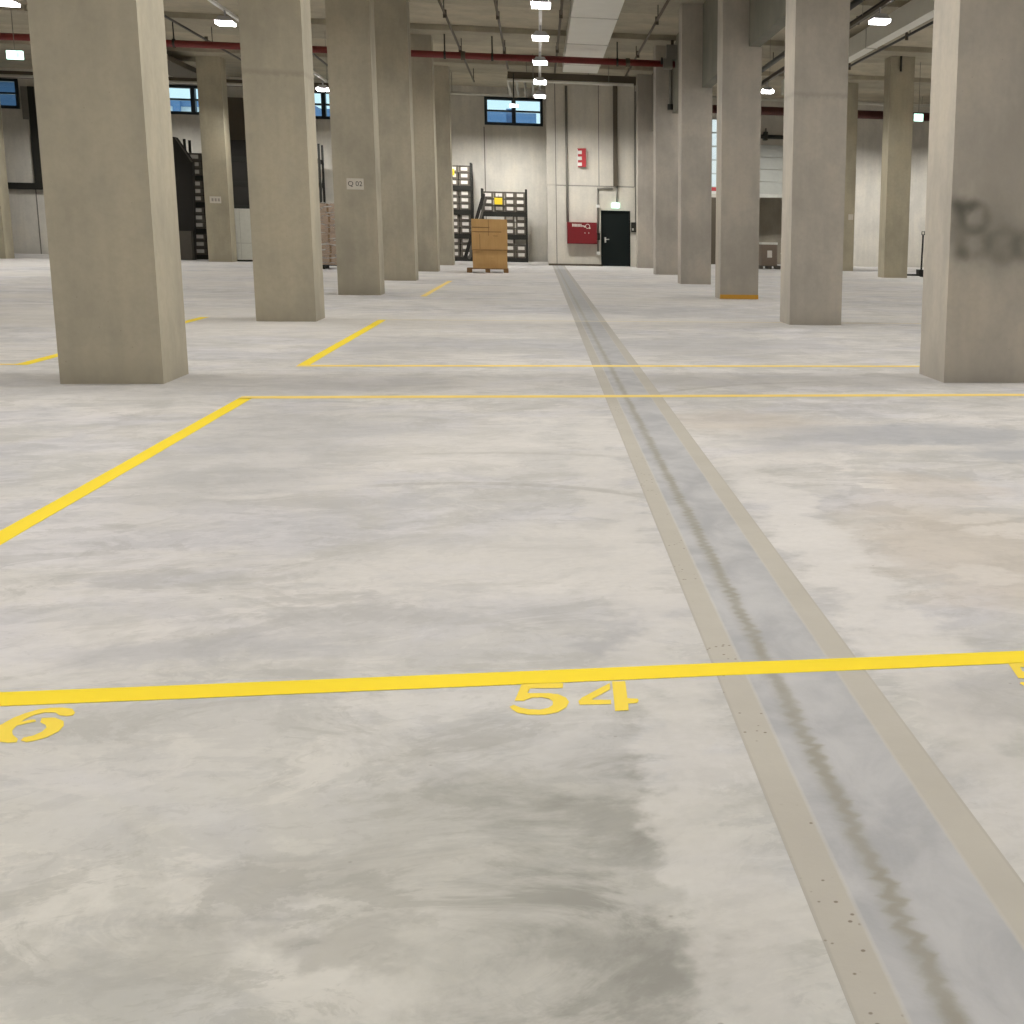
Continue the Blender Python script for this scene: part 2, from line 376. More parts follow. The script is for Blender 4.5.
def lettering(name, body, size, mat, parent, loc, rot=(PI / 2, 0, 0), extrude=.002):
    cu = bpy.data.curves.new(name, 'FONT'); cu.body = body; cu.size = size; cu.extrude = extrude; cu.align_x = 'CENTER'; cu.align_y = 'CENTER'
    tmp = bpy.data.objects.new(name, cu); COL.objects.link(tmp)
    bpy.context.view_layer.update()
    me = bpy.data.meshes.new_from_object(tmp.evaluated_get(bpy.context.evaluated_depsgraph_get()))
    bpy.data.objects.remove(tmp); bpy.data.curves.remove(cu)
    me.materials.clear(); me.materials.append(mat)
    o = bpy.data.objects.new(name, me); COL.objects.link(o); o.parent = parent; o.location = loc; o.rotation_euler = rot
    return o

# ------------------------------------------------------------------ camera
cam = bpy.data.cameras.new('camera'); co = bpy.data.objects.new('camera', cam); COL.objects.link(co); scene.camera = co
R_ = Vector((0.9834340373, -0.1802440687, 0.0192242019)); U_ = Vector((0.0159688610, 0.1917907469, 0.9813059181)); F_ = Vector((0.1805615953, 0.9647426523, -0.1914918410))
co.matrix_world = Matrix(((R_.x, U_.x, -F_.x, 0), (R_.y, U_.y, -F_.y, 0), (R_.z, U_.z, -F_.z, 1.25), (0, 0, 0, 1)))
cam.sensor_width = 36; cam.lens = 36 * 1291.36 / 1024
cam.shift_x = -(779.694 - 512) / 1024; cam.shift_y = -(512 - 487.355) / 1024
cam.clip_end = 400

# ------------------------------------------------------------------ setting
CZ = 6.85; BACK = 54.9; CORE = 49.2
struct('floor', B(-27, 27, -14, 57.5, -.3, 0), M['floor'])
struct('ceiling', B(-27, 27, -14, 57.5, CZ, CZ + .3), M['ceil'])
struct('wall_left', B(-27.3, -27, -14, 57.5, 0, CZ), M['wall'])
struct('wall_right', B(27, 27.3, -14, 57.5, 0, CZ), M['wall'])
struct('wall_front', B(-27, 27, -14.3, -14, 0, CZ), M['wall'])
# back wall with its window openings and the dock opening
WIN = [(-2.05, .25), (-9.35, -7.05), (-14.15, -11.85), (-21.45, -19.15)]   # x ranges of the high windows
WZ0, WZ1 = 5.38, 6.47
DOCK = (8.9, 12.9, 2.95); GW = (7.02, 7.75, 3.15, 5.95)
bm = bmesh.new()
cuts = sorted([(a, b, [(WZ0, WZ1)]) for a, b in WIN] + [(DOCK[0], DOCK[1], [(0, DOCK[2])]), (GW[0], GW[1], [(GW[2], GW[3])])])
x = -27
for a, b, holes in cuts:
    box(bm, x, a, BACK, BACK + .3, 0, CZ); zz = 0
    for h0, h1 in holes:
        if h0 > zz: box(bm, a, b, BACK, BACK + .3, zz, h0)
        zz = h1
    box(bm, a, b, BACK, BACK + .3, zz, CZ); x = b
box(bm, x, 27, BACK, BACK + .3, 0, CZ)
struct('wall_back', bm, M['wall'])
# joints between the wall panels
for i, xx in enumerate((-18.86, -16.6, -11.0, -5.0, -2.08, 14.6)):
    struct('trim_%d' % (i + 1), B(xx - .02, xx + .02, BACK - .012, BACK, 0, 5.3), M['grey'])
# high windows: frame, mullion, transom and panes
for i, (a, b) in enumerate(WIN):
    bm = bmesh.new(); f = .11; ya, yb = BACK - .05, BACK + .22; mid = (a + b) / 2; tr = WZ0 + .56
    box(bm, a, b, ya, yb, WZ0, WZ0 + f); box(bm, a, b, ya, yb, WZ1 - f, WZ1)
    box(bm, a, a + f, ya, yb, WZ0 + f, WZ1 - f); box(bm, b - f, b, ya, yb, WZ0 + f, WZ1 - f)
    box(bm, mid - .08, mid + .08, ya, yb, WZ0 + f, WZ1 - f)
    box(bm, a + f, mid - .08, ya + .03, yb - .05, tr - .035, tr + .035); box(bm, mid + .08, b - f, ya + .03, yb - .05, tr - .035, tr + .035)
    w = struct('window_%d' % (i + 1), bm, M['frame'])
    for q0, q1 in ((a + f, mid - .08), (mid + .08, b - f)):
        build('pane', B(q0, q1, BACK + .09, BACK + .10, WZ0 + f, tr - .035), M['glass'], w)
        build('pane', B(q0, q1, BACK + .09, BACK + .10, tr + .035, WZ1 - f), M['glass'], w)
bm = bmesh.new(); box(bm, GW[0], GW[0] + .05, BACK - .03, BACK + .2, GW[2], GW[3]); box(bm, GW[1] - .05, GW[1], BACK - .03, BACK + .2, GW[2], GW[3])
for k in range(6):
    z = GW[2] + (GW[3] - GW[2] - .05) * k / 5; box(bm, GW[0] + .05, GW[1] - .05, BACK - .02, BACK + .2, z, z + .05)
w = struct('window_5', bm, M['galv']); build('pane', B(GW[0] + .05, GW[1] - .05, BACK + .1, BACK + .11, GW[2], GW[3]), M['clearglass'], w)
# buildings seen through the panes
tag(build('neighbouring_building', box(box(B(-6.6, -1.75, 80, 86, 0, 8.1), -1.75, -1.35, 80.4, 86, 0, 8.25), -1.35, -.02, 80, 86, 0, 8.0), M['bluehouse']), 'blue building outside beyond the high window above the racks', 'building')
tag(build('neighbouring_building', box(B(-16, -9.0, 80, 86, 0, 7.85), -15, -12.6, 80.5, 86, 7.85, 8.1), M['bluehouse']), 'blue building outside beyond the window just left of the pillar carrying the sign', 'building')
tag(build('neighbouring_building', box(box(B(-24, -17.0, 80, 86, 7.72, 8.1), -24, -17, 80.3, 86, 0, 7.72, 1), -20, -19.6, 79.8, 80, 7.0, 8.0), [M['bluehouse'], M['palehouse']]), 'white building with a blue top beyond the window left of the far pillar', 'building')
tag(build('neighbouring_building', box(B(8.6, 14.5, 80, 86, 0, 8.0), 8.6, 14.5, 79.8, 80, 5.4, 5.6), M['palehouse']), 'white building outside beyond the tall narrow window on the right', 'building')
tag(build('neighbouring_building', box(B(-44, -27.0, 80, 86, 0, 10.2), -44, -27, 79.8, 80, 8.7, 8.85), M['navyhouse']), 'dark blue building filling the window at the left edge', 'building')
# stair core that stands forward of the back wall
CX0, CX1 = .36, 5.0
bm = bmesh.new(); DX0, DX1, DZ = 2.28, 3.36, 2.03
box(bm, CX0, DX0, CORE, BACK, 0, CZ); box(bm, DX1, CX1, CORE, BACK, 0, CZ); box(bm, DX0, DX1, CORE, BACK, DZ, CZ); box(bm, DX0, DX1, CORE + .3, BACK, 0, DZ)
struct('wall_core', bm, M['wall_core'])
struct('trim_7', B(CX0 - .02, .62, CORE - .07, CORE, 0, CZ), M['wall_core'])
for i, xx in enumerate((.66, 2.22, 3.53)):
    struct('trim_%d' % (8 + i), B(xx - .014, xx + .014, CORE - .008, CORE, 0 if xx < 2 else 2.9, CZ), M['grey'])
struct('trim_11', B(.68, 3.5, CORE - .008, CORE, 2.885, 2.91), M['grey'])
struct('baseboard_core', B(CX0, DX0, CORE - .085, CORE - .07, 0, .07), M['brownpipe'])
d = struct('door_1', B(DX0 + .05, DX1 - .05, CORE + .04, CORE + .1, .01, DZ - .05), M['door'], bevel=.004)
bm = bmesh.new(); box(bm, DX0, DX0 + .05, CORE - .02, CORE + .12, 0, DZ); box(bm, DX1 - .05, DX1, CORE - .02, CORE + .12, 0, DZ); box(bm, DX0 + .05, DX1 - .05, CORE - .02, CORE + .12, DZ - .05, DZ)
build('door_frame', bm, M['door'], d)
bm = T([(DX0 + .16, CORE + .04, .98), (DX0 + .16, CORE - .03, .98), (DX0 + .30, CORE - .03, .98)], .014); box(bm, DX0 + .13, DX0 + .19, CORE + .03, CORE + .042, .86, 1.06)
build('door_handle', bm, M['galv'], d)
# dock: raised sectional door over a recess
struct('wall_dock', box(box(box(B(DOCK[0] - .3, DOCK[0], BACK + .3, 57.2, 0, 3.3), DOCK[1], DOCK[1] + .3, BACK + .3, 57.2, 0, 3.3), DOCK[0], DOCK[1], 57.0, 57.2, 0, 3.3), DOCK[0], DOCK[1], BACK + .3, 57.0, DOCK[2], 3.3), M['recess'])
bm = bmesh.new()
for k in range(4): box(bm, DOCK[0] - .05, DOCK[1] + .05, BACK - .10, BACK - .04, 2.95 + k * .5, 3.435 + k * .5)
d2 = struct('door_2', bm, M['dock'], bevel=.012)
build('door_bottom_seal', B(DOCK[0] - .05, DOCK[1] + .05, BACK - .10, BACK - .04, 2.80, 2.945), M['galv'], d2)
# channel let into the floor
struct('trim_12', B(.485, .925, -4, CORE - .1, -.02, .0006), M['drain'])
# ceiling: flat cross bands over every row of columns, downstand along the right-hand row
P0, PY = 10.92, 7.2725
W = .757
for i in range(0, 6):
    yc = P0 + PY * i + W / 2
    struct('ceiling_beam', B(-27, 27, yc - 1.4, yc + 1.4, 6.7, CZ), M['beam'])
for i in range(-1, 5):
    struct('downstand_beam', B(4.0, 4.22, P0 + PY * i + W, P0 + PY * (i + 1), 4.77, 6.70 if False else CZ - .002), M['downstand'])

# ------------------------------------------------------------------ columns
def column(x0, y0, top, mat, label, group='square concrete columns'):
    o = build('concrete_column', B(-W / 2, W / 2, 0, W, 0, top), mat, bevel=.018)
    o.location = (x0 + W / 2, y0, 0); tag(o, label, 'column', group, 'thing'); return o
XL, XR = -3.699, 3.499
order = ['', 'second', 'third', 'fourth', 'fifth', 'sixth']
for i in range(6):
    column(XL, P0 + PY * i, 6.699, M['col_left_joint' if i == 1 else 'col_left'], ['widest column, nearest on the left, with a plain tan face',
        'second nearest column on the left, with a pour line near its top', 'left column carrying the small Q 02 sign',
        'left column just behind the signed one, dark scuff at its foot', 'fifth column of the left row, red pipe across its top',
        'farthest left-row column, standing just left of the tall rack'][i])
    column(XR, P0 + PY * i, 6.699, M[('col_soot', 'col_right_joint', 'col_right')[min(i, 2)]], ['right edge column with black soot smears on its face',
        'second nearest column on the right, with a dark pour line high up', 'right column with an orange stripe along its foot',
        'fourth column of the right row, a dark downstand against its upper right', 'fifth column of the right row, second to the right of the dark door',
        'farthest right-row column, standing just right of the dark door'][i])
column(-11.03, P0 + PY * 5, 6.699, M['col_far'], 'far column between the two nearest left columns, with a small sign')
column(-18.1, P0 + PY * 5, 6.699, M['col_far'], 'far column cut by the left edge of the photo')
column(10.7, P0 + PY * 4, 6.699, M['col_far'], 'lone far column seen between the soot-marked column and its neighbour')
column(10.7, P0 + PY * 5, 6.699, M['col_far'], 'farthest slim column peeping out right of the second right column')
tag(build('floor_tape', B(XR - .004, XR + W + .004, P0 + PY * 2 - .012, P0 + PY * 2 - .004, .002, .085), M['orange']), 'orange tape strip along the foot of the third right column', 'tape')

# row signs on the columns
def sign(xc, y, zc, w, h, text, label, mat):
    t = thing('row_sign', label, 'sign', (xc, y, zc), 'small row signs on columns')
    build('sign_plate', B(-w / 2, w / 2, -.012, -.002, -h / 2, h / 2), M['signplate'], t, bevel=.003)
    if text: lettering('sign_text', text, h * .62, mat, t, (0, -.0135, 0))
    return t
sign(-3.31, P0 + PY * 2, 2.03, .30, .20, 'Q 02', 'small white sign reading Q 02 on a left column', M['ink'])
t = sign(-10.69, P0 + PY * 5, 2.06, .36, .22, '', 'small pale sign on the far column between the two nearest left columns', M['fadedink'])
bm = bmesh.new()
for k, xx in enumerate((-.12, -.02, .08)): box(bm, xx, xx + .06, -.015, -.0125, -.05, .05)
build('sign_text', bm, M['fadedink'], t)
t = sign(-17.62, P0 + PY * 5, 1.98, .32, .22, '', 'small pale sign on the column at the left edge', M['fadedink'])
build('sign_text', box(B(-.1, .1, -.015, -.0125, .02, .05), -.06, .1, -.015, -.0125, -.06, -.03), M['fadedink'], t)
t = thing('row_sign', 'tiny white plate on the side edge of the slim far right column', 'sign', (11.3, P0 + PY * 5, 1.96), 'small row signs on columns')
build('sign_plate', B(-.08, .10, -.02, -.004, -.10, .10), M['signplate'], t)

# ------------------------------------------------------------------ floor markings
def line(x0, x1, y0, y1, mat, label, skew=0.0):
    bm = bmesh.new()
    n = max(2, int(max(x1 - x0, y1 - y0) / .5)); horiz = (x1 - x0) > (y1 - y0)
    rnd = random.Random(int(abs(x0 * 31 + y0 * 17)))
    lo, hi = [], []
    for k in range(n + 1):
        j = rnd.uniform(-.003, .003); s = k / n
        if horiz: lo.append((x0 + (x1 - x0) * s, y0 + j)); hi.append((x0 + (x1 - x0) * s, y1 + j))
        else: lo.append((x0 + j, y0 + (y1 - y0) * s)); hi.append((x1 + j, y0 + (y1 - y0) * s))
    a = [bm.verts.new((p[0], p[1], .0012)) for p in lo]; b = [bm.verts.new((p[0], p[1], .0012)) for p in hi]
    for k in range(n): bm.faces.new((a[k], a[k + 1], b[k + 1], b[k]))
    o = build('floor_line', bm, mat); return tag(o, label, 'floor marking', 'yellow bay lines on the floor')
line(-7, 7, 3.518, 3.63, M['yellow'], 'bold yellow line across the foreground, above the painted numbers')
line(-2.185, -2.09, 3.63, 9.99, M['yellow'], 'long yellow line running diagonally in from the left edge')
line(-2.185, 9, 9.96, 10.11, M['yellow_far'], 'yellow cross line just before the two nearest columns')
line(-2.185, 9, 12.28, 12.43, M['yellow_far'], 'thinner yellow cross line just behind the two nearest columns')
line(-2.19, -2.085, 12.41, 18.62, M['yellow'], 'short yellow diagonal line right of the second left column')
line(-2.19, 9, 18.62, 18.68, M['yellow_pale'], 'faint worn cross line level with the second pair of columns')
line(-2.2, -2.09, 25.2, 33.0, M['yellow_far'], 'small far yellow dash pointing at the pallet box')
line(-4.57, -4.455, 12.40, 18.95, M['yellow'], 'yellow line passing behind the foot of the nearest left column')
line(-12, -4.57, 12.40, 12.50, M['yellow_far'], 'pale yellow cross line at the left edge, beyond the nearest column')

D5 = [(-0.0658, 3.5231), (0.0485, 3.5121), (0.0461, 3.4726), (-0.0433, 3.4806), (-0.0498, 3.4437), (0.0065, 3.4364), (0.0341, 3.4235), (0.0534, 3.3957), (0.0613, 3.3606), (0.0539, 3.3226), (0.0321, 3.2874), (-0.0023, 3.2727), (-0.0439, 3.2782), (-0.0744, 3.2961), (-0.0901, 3.3251), (-0.0963, 3.3456), (-0.085, 3.3574), (-0.0673, 3.3352), (-0.0442, 3.3191), (-0.0174, 3.3123), (0.0057, 3.3235), (0.0174, 3.344), (0.0185, 3.3684), (0.0093, 3.39), (-0.0095, 3.4038), (-0.037, 3.4051), (-0.0525, 3.3924), (-0.0583, 3.3829), (-0.0836, 3.3885)]
D4a = [(0.1847, 3.5094), (0.2217, 3.5071), (0.2188, 3.3684), (0.2462, 3.3614), (0.2481, 3.3452), (0.2417, 3.328), (0.218, 3.3266), (0.2158, 3.2762), (0.1797, 3.2766)]
D4b = [(0.1779, 3.498), (0.1759, 3.444), (0.1217, 3.3697), (0.1739, 3.3628), (0.1729, 3.3292), (0.0891, 3.3346), (0.0861, 3.363), (0.0967, 3.39)]
D6a = [(-1.2009, 3.4465), (-1.2177, 3.4771), (-1.2453, 3.4893), (-1.2743, 3.4917), (-1.3, 3.4843), (-1.3239, 3.4592), (-1.3424, 3.4271), (-1.3541, 3.3779), (-1.3562, 3.3355), (-1.3434, 3.2953), (-1.3198, 3.267), (-1.2909, 3.2538), (-1.2715, 3.2542), (-1.2762, 3.2768), (-1.2998, 3.3086), (-1.3107, 3.3359), (-1.3125, 3.3691), (-1.2926, 3.3831), (-1.276, 3.3944), (-1.2833, 3.409), (-1.2989, 3.4076), (-1.3106, 3.3956), (-1.3086, 3.4157), (-1.2965, 3.4403), (-1.2765, 3.4565), (-1.2497, 3.453), (-1.2327, 3.4298), (-1.2117, 3.4221), (-1.1994, 3.4275)]
D6b = [(-1.2702, 3.4175), (-1.24, 3.4169), (-1.2101, 3.389), (-1.1974, 3.3537), (-1.1968, 3.3142), (-1.2114, 3.2776), (-1.2335, 3.2585), (-1.249, 3.2524), (-1.2669, 3.2661), (-1.267, 3.2851), (-1.2485, 3.2953), (-1.2368, 3.3195), (-1.2355, 3.3489), (-1.2449, 3.3667), (-1.264, 3.3861)]
def digit(parent, polys, off=(0, 0)):
    bm = bmesh.new()
    for p in polys:
        co3 = [Vector((x - off[0], y - off[1], .0012)) for x, y in p]
        vs = [bm.verts.new(v) for v in co3]
        for a, b, c in tessellate_polygon([co3]):
            n_ = (co3[b] - co3[a]).cross(co3[c] - co3[a]).z
            if abs(n_) > 1e-9: bm.faces.new([vs[i] for i in ((a, b, c) if n_ > 0 else (a, c, b))])
    me = bpy.data.meshes.new('digit'); bm.to_mesh(me); bm.free(); me.materials.append(M['stencil'])
    o = bpy.data.objects.new('digit', me); COL.objects.link(o); o.parent = parent; return o
n54 = thing('painted_number', 'yellow stencilled number 54 on the floor below the bold line', 'floor marking', (.08, 3.39, 0), 'stencilled bay numbers')
digit(n54, [D5], (.08, 3.39)); digit(n54, [D4a, D4b], (.08, 3.39))
n56 = thing('painted_number', 'yellow stencilled number 6 cut off at the left edge', 'floor marking', (-1.28, 3.39, 0), 'stencilled bay numbers')
digit(n56, [D6a, D6b], (-1.28, 3.39))
n52 = thing('painted_number', 'yellow stencilled 5 cut off at the right edge', 'floor marking', (1.44, 3.39, 0), 'stencilled bay numbers')
digit(n52, [D5], (.006, 3.39))

# ------------------------------------------------------------------ lamps, trunking and lights
LZ = 5.0
def make_lamp():
    t = thing('pendant_lamp', '', 'lamp', (0, 0, LZ), 'bright pendant lamps under the ceiling')
    bm = bmesh.new()                                       # shallow tapered reflector housing
    lo = [bm.verts.new(p) for p in ((-.165, -.20, 0), (.165, -.20, 0), (.165, .20, 0), (-.165, .20, 0))]
    hi = [bm.verts.new(p) for p in ((-.09, -.12, .10), (.09, -.12, .10), (.09, .12, .10), (-.09, .12, .10))]
    for k in range(4): bm.faces.new((lo[k], lo[(k + 1) % 4], hi[(k + 1) % 4], hi[k]))
    bm.faces.new(hi); build('lamp_housing', bm, M['lampbody'], t)
    for k in (-1, 0, 1): build('lens', B(k * .105 - .046, k * .105 + .046, -.18, .18, -.05, -.002), M['lens'], t, bevel=.01)
    build('stem', T([(0, 0, .10), (0, 0, .22)], .018), M['lampbody'], t)
    return t
proto = make_lamp()
lamps = [(.1, 23.3, 'nearest, topmost lamp of the central line of lamps'), (.1, 27.15, 'second lamp from the top of the central line'), (.1, 31.05, 'third lamp down the central line, in front of the red pipe'),
         (.1, 35.1, 'fourth lamp down the central line, just below the red pipe'), (.1, 38.6, 'lowest, farthest lamp of the central line, above the window'),
         (-5.75, 27.1, 'lamp between the two nearest left columns, near the ceiling'), (-5.83, 39.06, 'lamp in front of the window left of the signed column'),
         (5.97, 23.2, 'lamp right of the second right column, before the white duct'), (6.02, 35.1, 'lamp in the gap right of the third right column'),
         (-9.1, 25.9, 'lamp cut off at the top left corner')]
for i, (x, y, lab) in enumerate(lamps):
    o = proto if i == 0 else copy_tree(proto)
    o.location = (x, y, LZ); o['label'] = lab
def trunk(x, y0, y1, label, mat=None):
    t = thing('lighting_trunking', label, 'trunking', (x, y0, LZ + .22), 'lighting trunking runs')
    build('rail', B(-.03, .03, 0, y1 - y0, 0, .055), mat or M['white'], t)
    for k in range(int((y1 - y0) / 5.0) + 1):
        build('hanger', T([(0, .6 + k * 5.0, .055), (0, .6 + k * 5.0, (CZ if True else 0) - LZ - .225 - .25)], .006, 6), M['grey'], t)
trunk(.1, 19, 39.2, 'thin white rail joining the central lamps')
trunk(-5.79, 19, 39.4, 'thin white rail above the lamps on the left')
trunk(6.0, 19, 39.4, 'thin dark rail above the lamps on the right', M['brownpipe'])
def lamp_or_wash_light(x, y, p, tilt=0.0, toward='x', size=.35, spread=122):
    l = bpy.data.lights.new('lamp_or_wash_light', 'AREA'); l.shape = 'SQUARE'; l.size = size; l.energy = p; l.color = (1, .972, .925); l.spread = math.radians(spread)
    o = bpy.data.objects.new('lamp_or_wash_light', l); COL.objects.link(o); o.location = (x, y, LZ - .07)
    o.rotation_euler = (0, tilt, 0) if toward == 'x' else (tilt, 0, 0); return o
POWER = 41.5                                    # every luminaire throws its light to both sides of its rail
TILT = math.radians(40)
ys = [3.8 + 3.9 * k for k in range(-2, 12)]
for x, k in ((-16.4, .8), (-13.2, .8), (-9.1, .75), (-5.8, .85), (.1, 1.75), (6.0, .85), (9.1, .75), (13.4, .8), (16.6, .8)):
    for y in ys:
        f = POWER * k * (.41 if y < 2 else .75 if y < 8 else .67 if y < 16 else .60)
        if abs(x) > 12: lamp_or_wash_light(x, y, f * 2)              # outer bays: one wide source each
        else: lamp_or_wash_light(x, y, f, TILT); lamp_or_wash_light(x, y, f, -TILT)
for x, y in ((-.75, 52.2), (-2.7, 51.9), (-5.8, 51.9), (-9.1, 51.9), (-13.2, 51.9), (-17.0, 51.9), (.6, 46.3), (2.1, 46.3), (6.6, 51.9), (9.6, 51.9), (13.4, 51.9), (16.6, 51.9)):  # extra wall-washing lights without fixtures, added to brighten back wall and core
    lamp_or_wash_light(x, y, POWER * ((1.25 if x < 1 else .65) if y < 50 else 1.45), math.radians(28), 'y', spread=128)

# illuminated escape signs
def exit_sign(x, y, z, w, h, d, label, hang):
    t = thing('exit_light', label, 'exit sign', (x, y, z), 'illuminated escape route signs')
    build('sign_face', B(-w / 2, w / 2, -d, 0, 0, h), M['exit'], t, bevel=.008)
    build('arrow', B(-w * .34, -w * .02, -d - .004, -d - .001, h * .42, h * .56), M['exitg'], t)
    build('running_figure', B(w * .12, w * .30, -d - .004, -d - .001, h * .22, h * .78), M['exitg'], t)
    if hang: build('hanger', T([(0, -d / 2, h), (0, -d / 2, 6.70 - z)], .008, 6), M['grey'], t)
exit_sign(2.82, CORE - .002, 2.13, .28, .17, .08, 'glowing green-white escape sign above the dark door', False)
exit_sign(-11.82, 33.9, 4.90, .34, .19, .08, 'glowing pale green escape sign hanging at the upper left edge', True)
exit_sign(11.94, 41.1, 4.90, .28, .22, .08, 'glowing pale green escape sign right of the lone far column', True)

# ------------------------------------------------------------------ services under the ceiling
def pipe(name, pts, r, mat, label, cat='pipe', group=None, fit=None, seg=10, couplings=()):
    t = build(name, T(pts, r, seg), mat, smooth=True); tag(t, label, cat, group)
    if cat == 'pipe' and abs(pts[0][1] - pts[1][1]) < .01 and pts[0][2] > 5.9 and r < .17 and name == 'pale_pipe':
        for f_ in (.2, .8):
            hx = pts[0][0] + (pts[1][0] - pts[0][0]) * f_; build('hanger', T([(hx, pts[0][1], pts[0][2]), (hx, pts[0][1], CZ if pts[0][1] > 49.1 else 6.85)], .01, 6), M['grey'], t)
    for c in couplings: build('coupling', T([(c[0] - c[3], c[1] - c[4], c[2]), (c[0] + c[3], c[1] + c[4], c[2])], r * 1.28, seg), fit or mat, t)
    return t
pipe('sprinkler_main', [(-24, 38.9, 6.0), (3.95, 38.9, 6.04)], .095, M['redpipe'], 'long dark red pipe crossing the hall under the ceiling',
     couplings=[(k, 38.9, 6.0 + (k + 24) * .00144, .06, 0) for k in (-12, -7.6, -2.0, 2.6)], fit=M['brownpipe'])
for xx in (-9.6, -2.5, -1.2, 2.3):
    t = tag(build('pipe_hanger', T([(xx, 38.9, 6.13), (xx, 38.9, CZ - .26)], .02, 6), M['dark']), {-9.6: 'dark hanger rod above the red pipe, left of the second column', -2.5: 'dark hanger rod above the red pipe beside the fifth left column', -1.2: 'dark hanger rod above the red pipe near the central lamps', 2.3: 'dark hanger rod above the right end of the red pipe'}[xx], 'pipe hanger', 'red pipe hangers')
    build('clamp', T([(xx - .03, 38.9, 6.03), (xx + .03, 38.9, 6.03)], .118, 10), M['dark'], t)
t = thing('valve_assembly', 'dark valve cluster at the right end of the red pipe', 'valve', (3.74, 38.72, 6.0))
build('valve_body', box(B(-.14, .12, -.1, .1, -.12, .16), -.05, .3, -.07, .07, .16, .55), M['grey'], t, bevel=.02)
build('riser', T([(.12, 0, .5), (.12, 0, .68)], .045), M['brownpipe'], t); build('hand_wheel', T([(-.2, 0, .1), (-.16, 0, .1)], .1), M['dark'], t)
for x, y0, y1, z, lab in ((-2.12, 24, 48, 6.30, 'thin brown sprinkler pipe on the ceiling left of the central lamps'), (-.88, 24, 44, 6.32, 'short brown sprinkler pipe next to the central lamps'),
                          (2.95, 24, 46, 6.38, 'thin brown sprinkler pipe right of the white duct'), (.62, 24, 46, 6.42, 'thin grey conduit along the left side of the central duct'),
                          (7.55, 22, 47, 6.30, 'thick dark pipe beside the upper edge of the right white duct'), (7.1, 22, 47, 6.42, 'thin dark pipe left of the thick one by the right duct'),
                          (9.32, 24, 48, 6.30, 'thin dark pipe to the right of the right white duct'), (-8.95, 24, 48, 6.25, 'dark pipe slanting toward the back left of the second column'), (-6.6, 24, 48, 6.35, 'thin dark pipe slanting above the left lamps')):
    r = .075 if 'thick' in lab else .032
    t = pipe('sprinkler_pipe', [(x, y0, z), (x, y1, z)], r, M['brownpipe'] if 'dark' not in lab else M['dark'], lab, 'pipe', 'pipes running along the hall')
    for k in range(2, 6):
        yy = P0 + PY * k + W / 2
        if y0 < yy < y1: build('hanger', T([(x, yy, z), (x, yy, 6.699)], .012, 6), M['dark'], t)
    for k in range(3):
        yy = y0 + 3.1 + k * 6.3
        if yy < y1: build('sprinkler_head', T([(x, yy, z + .09), (x, yy, z - .10)], .045, 8), M['brownpipe'], t)
def duct(x0, x1, y0, y1, z0, z1, label, step):
    t = thing('air_duct', label, 'duct', ((x0 + x1) / 2, y0, z0))
    build('duct_body', B(-(x1 - x0) / 2, (x1 - x0) / 2, 0, y1 - y0, 0, z1 - z0), M['duct'], t, bevel=.01)
    k = step
    while k < y1 - y0:
        build('duct_flange', box(box(B(-(x1 - x0) / 2 - .02, (x1 - x0) / 2 + .02, k, k + .05, -.02, 0), -(x1 - x0) / 2 - .02, -(x1 - x0) / 2, k, k + .05, 0, z1 - z0), (x1 - x0) / 2, (x1 - x0) / 2 + .02, k, k + .05, 0, z1 - z0), M['pale'], t); k += step
duct(.86, 1.98, 24, 44.5, 6.34, 6.699, 'wide pale air duct along the ceiling right of the central lamps', 4.6)
duct(8.66, 8.95, 22, 47.5, 6.2, 6.699, 'large white air duct at the upper right behind a lamp', 6.5)
t = thing('cable_tray', 'long dark tray hung across the hall in front of the stair wall', 'cable tray', (1.1, 44.6, 6.02))
build('tray', B(-2.0, 2.15, 0, .45, .02, .28), M['brownpipe'], t)
for xx in (-1.4, .6, 1.9): build('hanger', T([(xx, .2, .28), (xx, .2, CZ - 6.02)], .012, 6), M['grey'], t)
pipe('pale_pipe', [(3.15, 44.3, 6.0), (-.9, 44.3, 6.0), (-.9, 49.0, 6.0)], .05, M['pale'], 'pale pipe under the dark tray, bending back at its left end', 'pipe', 'pale pipes near the stair wall')
for k, lab in enumerate(('pale pipe running back, nearest the bend', 'pale pipe running back, second from the bend', 'pale pipe running back, third from the bend')):
    pipe('pale_pipe', [(-.62 + .26 * k, 44.5, 5.98), (-.62 + .26 * k, 49.0, 5.98)], .04, M['grey'] if k == 1 else M['galv'], lab + ' under the tray', 'pipe', 'pale pipes near the stair wall')
pipe('pale_pipe', [(-3.6, 49.2, 6.0), (-.35, 49.2, 6.0)], .05, M['pale'], 'pale cross pipe just above the high window by the racks', 'pipe', 'pale pipes near the stair wall')
pipe('pale_pipe', [(-21, 50.5, 6.14), (-8.6, 50.5, 6.14)], .05, M['pale'], 'pale cross pipe above the windows at far left', 'pipe', 'pale pipes near the stair wall')
pipe('pale_pipe', [(6.5, 52.2, 6.5), (17.5, 52.2, 6.5)], .06, M['pale'], 'pale cross pipe above the dark red one at far right', 'pipe', 'pale pipes near the stair wall')
pipe('sprinkler_main', [(6.5, 53.0, 6.14), (17.5, 53.0, 6.14)], .17, M['oldred'], 'thick dark red pipe on the back wall at far right')
tag(build('cable_tray', B(-12.4, -11.3, 44, 50, 6.25, 6.42), M['brownpipe']), 'dark sloping tray above the window at far left', 'cable tray')
tag(build('cable_tray', B(-26, -3.8, 51.6, 52.1, 6.22, 6.42), M['brownpipe']), 'dark cross tray along the back wall at far left', 'cable tray')
t = tag(build('drop_pipe', T([(3.93, 39.9, 6.69), (3.93, 39.9, 5.0)], .05), M['grey'], smooth=True), 'dark drop pipe on the upper face of the fifth right column', 'pipe')
